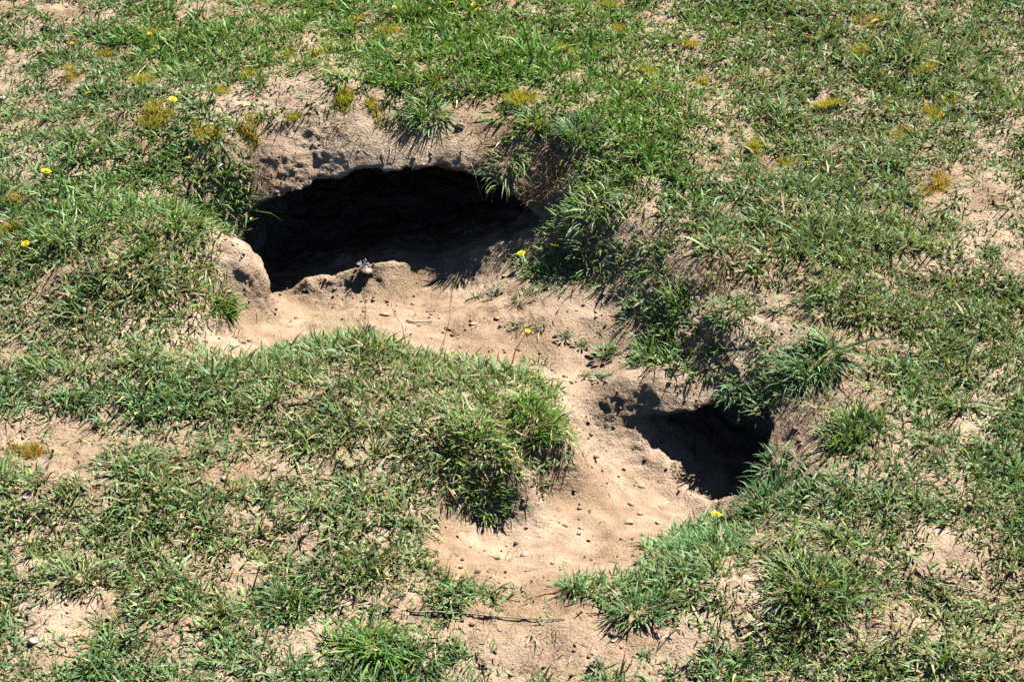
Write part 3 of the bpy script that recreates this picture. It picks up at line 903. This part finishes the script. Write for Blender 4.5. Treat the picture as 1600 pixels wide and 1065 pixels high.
# ---- dead tangles of roots and stems
TANGLE = [
 (742,137,32,16,.035,150,GREY * .8,'grey tangle of dead stems on the crest above the burrow, right of centre'),
 (850,268,36,36,.045,260,OCHRE * .6,'dark brown root tangle on the shaded bank right of the mouth'),
 (630,214,34,14,.034,130,OCHRE * .45,'dark fringe of rootlets under the drooping clump above the mouth'),
 (545,205,40,10,.026,90,OCHRE * .5,'dark rootlets along the crest between the two small cushions'),
 (770,235,26,18,.034,110,OCHRE * .5,'dark rootlets on the bank beside the pale hanging clump'),
 (400,262,16,30,.035,70,GREY * .8,'thin dead stems on the left end of the earth bank'),
 (1128,545,40,24,.034,110,OCHRE * .8,'brown root tangle on the bank above the small burrow'),
 (1290,632,46,16,.060,120,GREY * .8,'greyish dead grass on the bank behind the tall bright clump'),
 (1120,425,36,24,.035,150,OCHRE * .65,'dark root tangle under the turf edge behind the bright upright tuft'),
 (1440,705,46,20,.030,150,OCHRE * .6,'brown dead turf patch on the bare soil at the right'),
 (332,505,14,14,.030,60,GREY * .7,'small dead tuft below the bright tuft left of the apron'),
 (845,745,18,18,.032,80,OCHRE,'straw roots dangling from the right front edge of hummock'),
 (1060,735,14,8,.022,50,OCHRE,'little straw-brown stubble on the small burrow floor'),
]
for (u, v, ru, rv, L, n_, c, label) in TANGLE:
    loc, nor = hit(u, v)
    k = px_size(loc)
    t = empty('dead_tangle', loc, label, 'dead grass', 'tangles of dead stems and roots')
    V, T, C = fan(n_, ru * k * .9, min(rv * k * 1.3, ru * k), L, .0013, 1.0, .9, [c, c * .7, c * 1.3], slope_at(nor), (0, -1), .35, 1.4, .05)
    new_mesh('dead_stems', V, tris=T, mat=DRY, color=C, parent=t)
    V, T, C = fan(n_ // 3, ru * k, min(rv * k * 1.3, ru * k), L * .7, .0010, 1.3, .5, [c * .5, c * .8], slope_at(nor), (0, -1), .6, 1.6, .0)
    new_mesh('fine_roots', V, tris=T, mat=DRY, color=C, parent=t)['kind'] = 'stuff'

# ---- tubes
def tube(pts, r0, r1, sides=5):
    pts = np.asarray(pts, float); m = len(pts)
    V = []
    for i in range(m):
        d = pts[min(i + 1, m - 1)] - pts[max(i - 1, 0)]; d /= np.linalg.norm(d) + 1e-9
        a = np.cross(d, [0.3, .2, 1]); a /= np.linalg.norm(a) + 1e-9; b = np.cross(d, a)
        r = r0 + (r1 - r0) * i / (m - 1)
        for k in range(sides):
            q = 2 * math.pi * k / sides
            V.append(pts[i] + (a * math.cos(q) + b * math.sin(q)) * r)
    F_ = []
    for i in range(m - 1):
        for k in range(sides):
            F_.append((i * sides + k, i * sides + (k + 1) % sides, (i + 1) * sides + (k + 1) % sides, (i + 1) * sides + k))
    F_.append(tuple(range(sides))[::-1]); F_.append(tuple((m - 1) * sides + k for k in range(sides)))
    return V, F_

def petal_ring(n_, r_in, r_out, wd, z0, z1, off=0.0):
    V, F_ = [], []
    for i in range(n_):
        a = 2 * math.pi * (i + off) / n_ + R_.uniform(-.08, .08)
        ro = r_out * R_.uniform(.88, 1.08)
        c, s_ = math.cos(a), math.sin(a)
        prof = [(r_in, .35, z0), (r_in + (ro - r_in) * .6, 1.0, z0 + (z1 - z0) * .7), (ro, .62, z1)]
        b = len(V)
        for (r, w_, z_) in prof:
            for sd in (-1, 1):
                V.append((c * r - s_ * sd * wd * w_ * .5, s_ * r + c * sd * wd * w_ * .5, z_))
        F_ += [(b, b + 1, b + 3, b + 2), (b + 2, b + 3, b + 5, b + 4)]
    return V, F_

def daisy_parts(t, top, rad_, tilt, stem_pts):
    V, F_ = tube([np.array(p) for p in stem_pts], .0011, .0009)
    new_mesh('stem', V, F_, mat=STEM, parent=t)
    V1, F1 = petal_ring(13, rad_ * .18, rad_, rad_ * .44, .0, rad_ * .20)
    V2, F2 = petal_ring(9, rad_ * .12, rad_ * .66, rad_ * .36, rad_ * .08, rad_ * .34, .5)
    F1 = F1 + [tuple(i + len(V1) for i in f) for f in F2]; V1 = V1 + V2
    M = Matrix.Translation(top) @ Vector(tilt).to_track_quat('Z', 'Y').to_matrix().to_4x4()
    h = new_mesh('petals', [M @ Vector(p) for p in V1], F1, mat=PETAL, parent=t, smooth=False)
    P, T_ = blob_template(3, 1)
    new_mesh('centre', [M @ Vector((p[0] * rad_ * .26, p[1] * rad_ * .26, p[2] * rad_ * .16 + rad_ * .2)) for p in P], [tuple(q) for q in T_], mat=DISC, parent=h)
    P, T_ = blob_template(4, 1)
    new_mesh('green_cup', [M @ Vector((p[0] * rad_ * .26, p[1] * rad_ * .26, p[2] * rad_ * .22 - rad_ * .12)) for p in P], [tuple(q) for q in T_], mat=STEM, parent=h)

# pixel of the head, radius px, stem foot pixel, label
DAISY = [
 (270,156,7,(272,172),'yellow daisy between two olive cushion tufts, upper left'),
 (138,146,5,(134,186),'small yellow daisy on a tall thin stem, far upper left'),
 (72,268,8,(74,284),'yellow daisy above a bare hollow near the left edge'),
 (40,381,7,(42,396),'yellow daisy nearest the left edge of the photo, level with the burrow'),
 (866,382,8,(868,404),'yellow daisy facing outward, the right one of the two beside the burrow'),
 (815,396,7,(816,414),'yellow daisy seen side on, the left one of the two beside the burrow'),
 (824,517,5,(797,576),'small yellow flower on a long leaning stem over the bare apron'),
 (1120,803,8,(1121,822),'yellow daisy on the grassy front rim of the small burrow'),
 (706,5,6,(706,16),'yellow flower at the top edge, left of a close pair'),
 (740,8,5,(741,18),'upper yellow flower of the close pair at the top edge'),
 (747,15,5,(748,26),'lower yellow flower of the close pair near the top edge'),
 (616,12,4,(617,24),'tiny yellow flower near the top edge, left of the others there'),
 (671,14,3,(672,24),'left one of two tiny yellow flowers side by side near the top edge'),
 (686,14,3,(687,24),'right one of two tiny yellow flowers side by side near the top edge'),
 (234,53,4,(235,66),'tiny yellow flower by the yellow cushion tuft near the top left'),
 (112,68,4,(113,80),'tiny yellow flower highest in the far upper left'),
 (294,246,3,(295,258),'tiny yellow flower in turf just left of the earth bank'),
 (1260,254,3,(1261,264),'tiny yellow flower beside a dark hollow, right of the burrow'),
 (1086,512,4,(1090,530),'tiny yellow flower in grass above the small burrow'),
]
ray_o = Vector(cam_loc)
def ray_dir(u, v):
    d = np.array([(u - 800) / FPX, math.cos(VIEW) + (532.5 - v) / FPX * math.sin(VIEW), -math.sin(VIEW) + (532.5 - v) / FPX * math.cos(VIEW)])
    d = to_world(d); return Vector(d / np.linalg.norm(d))

def above(foot, u, v):
    """point at the foot's distance in the scene, standing over it, seen at (u, v)"""
    d = ray_dir(u, v)
    t = (foot.y - ray_o.y) / d.y
    return ray_o + d * t

for (u, v, rp, ft, label) in DAISY:
    foot, nor = hit(*ft)
    k = px_size(foot)
    head = above(foot, u, v)
    t = empty('yellow_daisy', foot, label, 'flower', 'yellow daisies')
    top = head - foot
    mid = top * .5 + Vector((R_.uniform(-.15, .15), R_.uniform(-.1, .1), 0)) * top.length
    tl = Vector((R_.uniform(-.35, .35), R_.uniform(-.55, .1), 1))
    daisy_parts(t, top, rp * k * .95, tl, [(0, 0, -.004), mid, top])

# ---- pink blossoms
for (u, v, label) in [
    (217,221,'uppermost coral-pink blossom of a loose row in the left turf'),
    (227,235,'second coral-pink blossom from the top of a loose row, left turf'),
    (233,252,'third coral-pink blossom down the loose row, rightmost, left turf'),
    (226,261,'lowest coral-pink blossom of the loose row in the left turf'),
    (192,257,'lone coral-pink blossom left of the loose row, left turf'),
    (803,52,'pink blossom in the lush turf at the top, right of centre'),
    (72,36,'pinkish-white blossom in the far upper left corner turf')]:
    foot, nor = hit(u, v + 9); k = px_size(foot); head = above(foot, u, v)
    t = empty('pink_blossom', foot, label, 'flower', 'pink blossoms')
    top = head - foot
    V, F_ = tube([(0, 0, -.003), top * .6, top], .0008, .0007, 4)
    new_mesh('stem', V, F_, mat=STEM, parent=t)
    V1, F1 = petal_ring(5, .0006, 3.6 * k, 3.4 * k, 0, 1.6 * k)
    V2, F2 = petal_ring(5, .0003, 2.4 * k, 2.6 * k, .0006, 3 * k, .5)
    F1 = F1 + [tuple(i + len(V1) for i in f) for f in F2]; V1 = V1 + V2
    M = Matrix.Translation(top) @ Vector((R_.uniform(-.3, .3), -.6, 1)).to_track_quat('Z', 'Y').to_matrix().to_4x4()
    new_mesh('petals', [M @ Vector(p) for p in V1], F1, mat=PINK, parent=t, smooth=False)

# ---- stones and clods
def stone(name, u, v, ru, rv, mat, label, cat, group, seed, turn=0.0):
    loc, nor = hit(u, v); k = px_size(loc)
    P, T_ = blob_template(seed, 2)
    P = P * np.array([ru * k, rv * k * 1.15, min(ru, rv) * k * .8])
    c, s_ = math.cos(turn), math.sin(turn)
    P = np.stack([P[:, 0] * c - P[:, 1] * s_, P[:, 0] * s_ + P[:, 1] * c, P[:, 2]], 1)
    o = new_mesh(name, P, [tuple(q) for q in T_], mat=mat)
    o.location = loc + nor * min(ru, rv) * k * (.3 if cat == 'stone' else .05)
    tag(o, label, cat, group)

STONES = [
 (192,903,7.5,5.5,.2,'pale oval stone below a grass tuft at lower left'),
 (103,940,4,7.5,.3,'white upright oblong stone on bare soil at lower left'),
 (53,1003,7,6,-.3,'white rounded stone near the bottom left corner'),
 (107,956,3.5,3,0,'small white pebble just below the oblong stone, lower left'),
 (350,748,4.5,3.5,.3,'white pebble in a gap of the turf left of the hummock front'),
 (39,778,4.5,3,0,'pale pebble on bare soil at the left edge, lower left'),
 (1027,817,4.5,3,0,'pale pebble on the apron floor in front of small burrow'),
 (1028,994,3.5,3,0,'tiny pale pebble on bare soil at the bottom right of centre'),
 (957,1001,3,2.5,0,'tiny white pebble on bare soil at the bottom centre'),
 (1484,343,7,5,.2,'pale stone in front of the bare patch at the right'),
 (1484,519,7,4,-.3,'pale flat chip in the turf at mid right'),
 (4,155,6,4,.5,'white stone at the left edge of the photo'),
 (720,198,7,6,.5,'tan stone lying on bare soil of the bank crest'),
 (170,965,3.5,3,0,'small tan pebble right of the oblong stone, lower left'),
]
for i, (u, v, ru, rv, tr, label) in enumerate(STONES):
    stone('stone', u, v, ru, rv, PALE if i != 12 else BROWN, label, 'stone', 'pale stones on the slope', 100 + i, tr)
CLODS = [
 (571,424,12,9,'round soil lump carrying a tiny dried plant at the burrow mouth'),
 (980,815,9,5,'brown angular clod in the middle of the small apron'),
 (820,867,7,5,'brown clod on the soil slope below the hummock'),
 (100,1008,7,5,'flat tan clod near the bottom left corner'),
 (430,481,4,3.5,'dark clod on the apron near the packed earth lump'),
 (600,491,9,4,'dark flat clod on the burrow apron, left of the twigs'),
 (738,507,5,4,'dark clod on the burrow apron, right of the twigs'),
 (1002,760,7,4,'dark flat clod on the small burrow floor'),
 (985,788,6,4,'grey-brown clod above the angular clod on the small apron'),
 (1000,803,6,4,'brown clod just right of the angular clod'),
 (938,585,5,4,'small brown clod on the soil path beside the leafy weed'),
 (882,588,5,4,'brown clod on soil right of the hummock crest'),
 (776,497,5,4,'dark clod beside the low weeds on the apron'),
 (1075,560,0,0,'')]
for i, (u, v, ru, rv, label) in enumerate(CLODS):
    if label: stone('soil_clod', u, v, ru, rv, CLODM, label, 'clod', 'clods on the bare soil', 140 + i, R_.uniform(-.5, .5))

# ---- straws, twigs, runners
def strand(name, pix_pts, r, mat, label, cat, group, lift=.003, sag=0.0):
    P = []
    for (u, v) in pix_pts:
        loc, nor = hit(u, v); P.append(np.array(loc) + np.array(nor) * lift)
    P = np.array(P)
    base = P[0].copy()
    # resample smoothly
    m = 4 * (len(P) - 1) + 1
    ts_ = np.linspace(0, len(P) - 1, m); Q = np.stack([np.interp(ts_, np.arange(len(P)), P[:, c]) for c in range(3)], 1)
    Q[1:-1] += rng.normal(0, .0012, (m - 2, 3))
    Q[1:-1] = (Q[:-2] + 2 * Q[1:-1] + Q[2:]) / 4
    V, F_ = tube(Q - base, r, r * .6)
    o = new_mesh(name, V, F_, mat=mat); o.location = base
    tag(o, label, cat, group)
ST = 'straw stalks lying on the turf'
for (pts, r, label) in [
    ([(195,1000),(240,978),(283,951)],.0019,'longest bleached straw stalk on the bare soil at the lower left'),
    ([(213,1029),(232,1045),(250,1063)],.0017,'bleached straw stalk running to the bottom edge at lower left'),
    ([(189,990),(194,1000),(199,1011)],.0014,'short straw stalk at the left end of the longest one'),
    ([(34,876),(56,868),(79,861)],.0015,'straw stalk beside a dark green tuft near the left edge, lower left'),
    ([(8,541),(28,527),(46,515)],.0017,'straw stalk in the turf at the left edge, level with the apron'),
    ([(24,660),(46,648),(69,638)],.0017,'straw stalk on bare soil at the left edge, below the apron level'),
    ([(44,650),(52,655),(60,660)],.0012,'short straw bit crossing under the left edge stalk'),
    ([(211,141),(217,120),(232,100)],.0019,'bent straw stalk lying over an olive cushion, upper left'),
    ([(1475,916),(1520,926),(1567,940)],.0015,'pale runner lying across the turf at the lower right'),
    ([(1283,1064),(1292,1053),(1304,1042)],.0014,'straw stalk at the bottom edge, lower right'),
    ([(679,1010),(680,1028),(683,1047)],.0015,'pale upright twig near the bottom, left of centre'),
    ([(463,725),(470,743),(478,760)],.0015,'pale straw in the grass on the left of hummock'),
    ([(54,408),(60,400),(68,390)],.0015,'short straw right below the left edge daisy'),
    ([(1512,1030),(1508,1046),(1506,1060)],.0014,'pale straw at the bottom right corner'),
    ([(330,960),(340,972),(346,985)],.0013,'thin curved straw on bare soil at the bottom left of centre'),
    ]:
    strand('straw_stalk', pts, r, STRAW, label, 'straw', ST, .006)
for (pts, r, m, label) in [
    ([(634,502),(650,506),(676,504)],.0020,ROOT,'dark twig on the burrow apron, left one of a pair'),
    ([(694,512),(706,518),(719,523)],.0018,ROOT,'dark twig on the burrow apron, right one of a pair'),
    ([(640,957),(700,958),(770,962),(830,966),(882,968)],.0018,PALEROOT,'long brown runner root across pale soil at bottom centre'),
    ([(1010,955),(1040,943),(1075,938)],.0024,ROOT,'brown runner stem on the soil left of the biggest round clump'),
    ([(1165,945),(1180,960),(1198,975)],.0022,ROOT,'brown runner stem crossing soil beside the biggest round clump'),
    ([(870,490),(880,470),(893,462)],.0014,ROOT,'thin dark twig on soil right of the low weeds'),
    ]:
    strand('twig', pts, r, m, label, 'twig', 'twigs and runners on the soil', .003)

# ---- roots hanging from the lip of the large burrow
def hanging(face, drop, r, label):
    """lies on the bank through the face pixels, then hangs free below the lip by the drop offsets (px)"""
    Q = []
    for (u, v) in face:
        loc, nor = hit(u, v); Q.append(np.array(loc) + np.array(nor) * .004)
    k = px_size(Q[-1])
    last = Q[-1].copy()
    for (du, dv) in drop:
        Q.append(last + np.array([du * k, -.006, -dv * k]))
    base = Q[0].copy()
    V, F_ = tube([q - base for q in Q], r, r * .5, 4)
    o = new_mesh('hanging_root', V, F_, mat=PALEROOT); o.location = base
    tag(o, label, 'root', 'roots hanging from the burrow lip')
hanging([(598, 236), (602, 250)], [(-2, 10), (1, 22)], .0013, 'pale root at the lip above the mouth, leftmost of the hanging roots')
hanging([(611, 230), (609, 248)], [(4, 10), (8, 20)], .0012, 'pale bent root at the lip, second of the hanging roots from left')
hanging([(622, 224), (617, 246)], [(-3, 8)], .0011, 'short pale root at the lip, third of the hanging roots from left')
hanging([(736, 255), (741, 268)], [(4, 14), (7, 28), (14, 46)], .0012, 'long pale root dangling into the dark mouth, right of centre')
hanging([(826, 285), (828, 300)], [(-2, 12), (-6, 26)], .0011, 'pale root dangling at the far right of the mouth')

# ---- grass stalks standing thin and alone
for (ft, hd, label) in [
    ((638,549),(611,478),'thin green grass stalk leaning left over the apron from hummock crest'),
    ((689,555),(707,451),'thin green grass stalk leaning right over the apron from hummock crest'),
    ((569,524),(567,452),'thin upright grass stalk on the left of hummock crest'),
    ((1266,530),(1240,460),'thin green grass stalk rising above the largest dark clump'),
    ((1330,665),(1293,610),'thin stalk leaning left behind the tall bright clump'),
    ((1240,850),(1236,745),'thin upright stalk in the grass below the small burrow'),
    ((972,130),(990,70),'pale thin stalk in the lush turf at the top, right of centre')]:
    foot, nor = hit(*ft); top = above(foot, *hd) - foot
    t = empty('grass_stalk', foot, label, 'grass stalk', 'thin grass stalks')
    mid = top * .55 + Vector((.006, 0, .004))
    V, F_ = tube([(0, 0, -.003), top * .25 + Vector((.002, 0, .002)), mid, top * .8, top], .0007, .0005, 4)
    new_mesh('stem', V, F_, mat=STEM, parent=t)
    n_ = 14
    p = np.array([np.array(mid) + (np.array(top) - np.array(mid)) * q for q in rng.uniform(.45, 1, n_)])
    a = rng.uniform(0, 6.28, n_)
    V, T, C = blades(p, np.tile(UPW, (n_, 1)), np.stack([np.cos(a), np.sin(a), 0 * a], 1), np.full(n_, .007), np.full(n_, .0016), np.full(n_, .5), np.full(n_, .2), np.tile(LIME * .8, (n_, 1)), np.tile(TAN * .7, (n_, 1)), None, 2)
    new_mesh('seed_head', V, tris=T, mat=GRASS, color=C, parent=t)

# ---- small weeds on the bare soil
def leaf_mesh(L, wd, c):
    p = np.array([(0, 0, 0), (L * .35, -wd * .42, L * .05), (L * .35, wd * .42, L * .05), (L * .75, -wd * .45, L * .06), (L * .75, wd * .45, L * .06), (L, 0, L * .02), (L * .4, 0, L * .0), (L * .75, 0, L * .01)], float)
    f = [(0, 1, 6), (0, 6, 2), (1, 3, 7, 6), (6, 7, 4, 2), (3, 5, 7), (7, 5, 4)]
    me = bpy.data.meshes.new('leaf')
    me.from_pydata([tuple(q) for q in p], [], f)
    at = me.color_attributes.new('tint', 'FLOAT_COLOR', 'POINT')
    at.data.foreach_set('color', np.tile([c[0], c[1], c[2], 1.0], len(p)).astype(np.float32))
    me.materials.append(GRASS)
    return me

def weed(u, v, rp, n_, c, label, upright=.5):
    loc, nor = hit(u, v); k = px_size(loc)
    t = empty('weed_seedling', loc, label, 'weed', 'small weeds on bare soil')
    me = leaf_mesh(rp * k * .55, rp * k * .30, c)
    tips = []
    for i in range(n_):
        a = 2.4 * i + R_.uniform(-.3, .3); r = rp * k * (.15 + .75 * math.sqrt((i + .5) / n_))
        base = Vector((math.cos(a) * r * .8, math.sin(a) * r * .8, rp * k * upright * R_.uniform(.3, 1.0)))
        base.z += base.x * slope_at(nor)[0] + base.y * slope_at(nor)[1]
        o = bpy.data.objects.new('leaf', me); col.objects.link(o); o.parent = t
        o.location = base; o.rotation_euler = (R_.uniform(-.4, .4), -R_.uniform(-.1, .6), a)
        o.scale = [R_.uniform(.7, 1.2)] * 3
        tips.append(base)
    V, F_ = [], []
    for b in tips:
        v_, f_ = tube([(0, 0, -.003), b * .5 + Vector((0, 0, .001)), b], .0008, .0006, 4)
        F_ += [tuple(i + len(V) for i in q) for q in f_]; V += list(v_)
    new_mesh('stems', V, F_, mat=STEM, parent=t)

WG = np.array([.10, .20, .06]); WB = np.array([.13, .20, .12]); WD = np.array([.05, .11, .03])
for (u, v, rp, n_, c, label) in [
    (883,528,15,16,WB,'grey-green weed on the soil path, nearest right of the low weed mat'),
    (908,541,14,14,WG,'weed seedling just right of the grey-green weed on the soil path'),
    (945,556,22,26,WG,'leafiest weed on the soil path between the two burrows'),
    (939,592,15,14,WG,'low bright weed below the leafiest one on the soil path'),
    (915,588,12,10,WD,'small flat dark weed left of the low bright one'),
    (937,522,7,7,WG,'tiny weed seedling above the leafiest weed'),
    (979,487,12,12,WG,'weed seedling in the grass shadow above the leafiest weed'),
    (743,465,11,14,WG,'small green weed mat farthest left on the apron'),
    (773,461,15,18,WB,'grey-green weed between two low weed mats on the apron'),
    (760,813,7,5,WG,'tiny seedling on the soil slope in front of hummock'),
    (775,948,5,4,WG,'tiny seedling on pale soil at the bottom, right of centre'),
    (1145,734,15,6,np.array([.12, .30, .05]),'bright broad-leaved seedling in the shade of the small burrow'),
    (935,1040,14,14,WB,'grey-green weed on pale soil at the bottom edge'),
    (1010,1025,12,12,WB,'faint weed on pale soil at the bottom, right of the grey-green one'),
    ]:
    weed(u, v, rp, n_, c, label)
for (u, v, ru, L, n_, pal, label) in [
    (816,466,34,.030,90,G2,'grey-green low grass mat on the apron, left of the daisies clump base'),
    (820,508,30,.022,90,[DEEP,WD],'dark low grass mat on the bare apron'),
    (846,508,22,.020,60,G2,'pale low grass mat touching the dark mat on the apron'),
    (842,568,22,.026,80,[DEEP,VIVID*.7],'dark green sprig behind right end of the hummock'),
    (370,524,12,.034,16,G2,'dark grass sprout on soil at the left end of the apron'),
    (342,551,14,.034,22,G4,'grass sprout at the foot of the left apron edge'),
    (785,874,8,.034,9,G1,'lone grass sprout on the soil slope below the hummock'),
    (930,640,0,0,0,G1,''),
    (1165,770,18,.030,30,G4,'grass sprout standing in the shaded front of the small burrow'),
    ]:
    if not label: continue
    loc, nor = hit(u, v); k = px_size(loc)
    t = empty('grass_sprout', loc, label, 'grass sprout', 'sprouts on bare soil')
    V, T, C = fan(n_, ru * k * .9, ru * k * .6, L, .0024, .9, .5, pal, slope_at(nor), None, 0, .9, .05)
    new_mesh('green_blades', V, tris=T, mat=GRASS, color=C, parent=t)
    V, T, C = fan(max(4, n_ // 6), ru * k, ru * k * .6, L * .7, .0015, 1.2, .5, [TAN, OCHRE], slope_at(nor), None, 0, .9, .05)
    new_mesh('dry_blades', V, tris=T, mat=DRY, color=C, parent=t)

# ---- dried plantlet at the mouth and a seed clock
for (u, v, h_, w_, name, label, cat) in [(568,426,18,15,'dried_plantlet','whitish dried plantlet on the soil lump at the burrow mouth','dried plant'),
                                         (990,14,10,8,'seed_clock','white fluffy seed clock near the top edge, right of centre','seed head')]:
    loc, nor = hit(u, v); k = px_size(loc)
    t = empty(name, loc, label, cat)
    V, F_ = tube([(0, 0, -.002), (0.0005, 0, h_ * k * .4), (0, 0, h_ * k * .7)], .0007, .0005, 4)
    new_mesh('stem', V, F_, mat=STRAW, parent=t)
    V, F_ = [], []
    for i in range(22):
        a = R_.uniform(0, 6.28); e_ = R_.uniform(-.2, 1.2)
        d_ = np.array([math.cos(a) * math.cos(e_), math.sin(a) * math.cos(e_), math.sin(e_)]) * w_ * k * .75
        b = np.array([0, 0, h_ * k * R_.uniform(.4, .7)])
        v_, f_ = tube([b, b + d_ * .6 + np.array([0, 0, .001]), b + d_], .00045, .0007, 4)
        F_ += [tuple(i_ + len(V) for i_ in q) for q in f_]; V += list(v_)
    new_mesh('white_bristles', V, F_, mat=FLUFF, parent=t)
print('total tris', sum(len(o.data.polygons) for o in bpy.data.objects if o.type == 'MESH'))
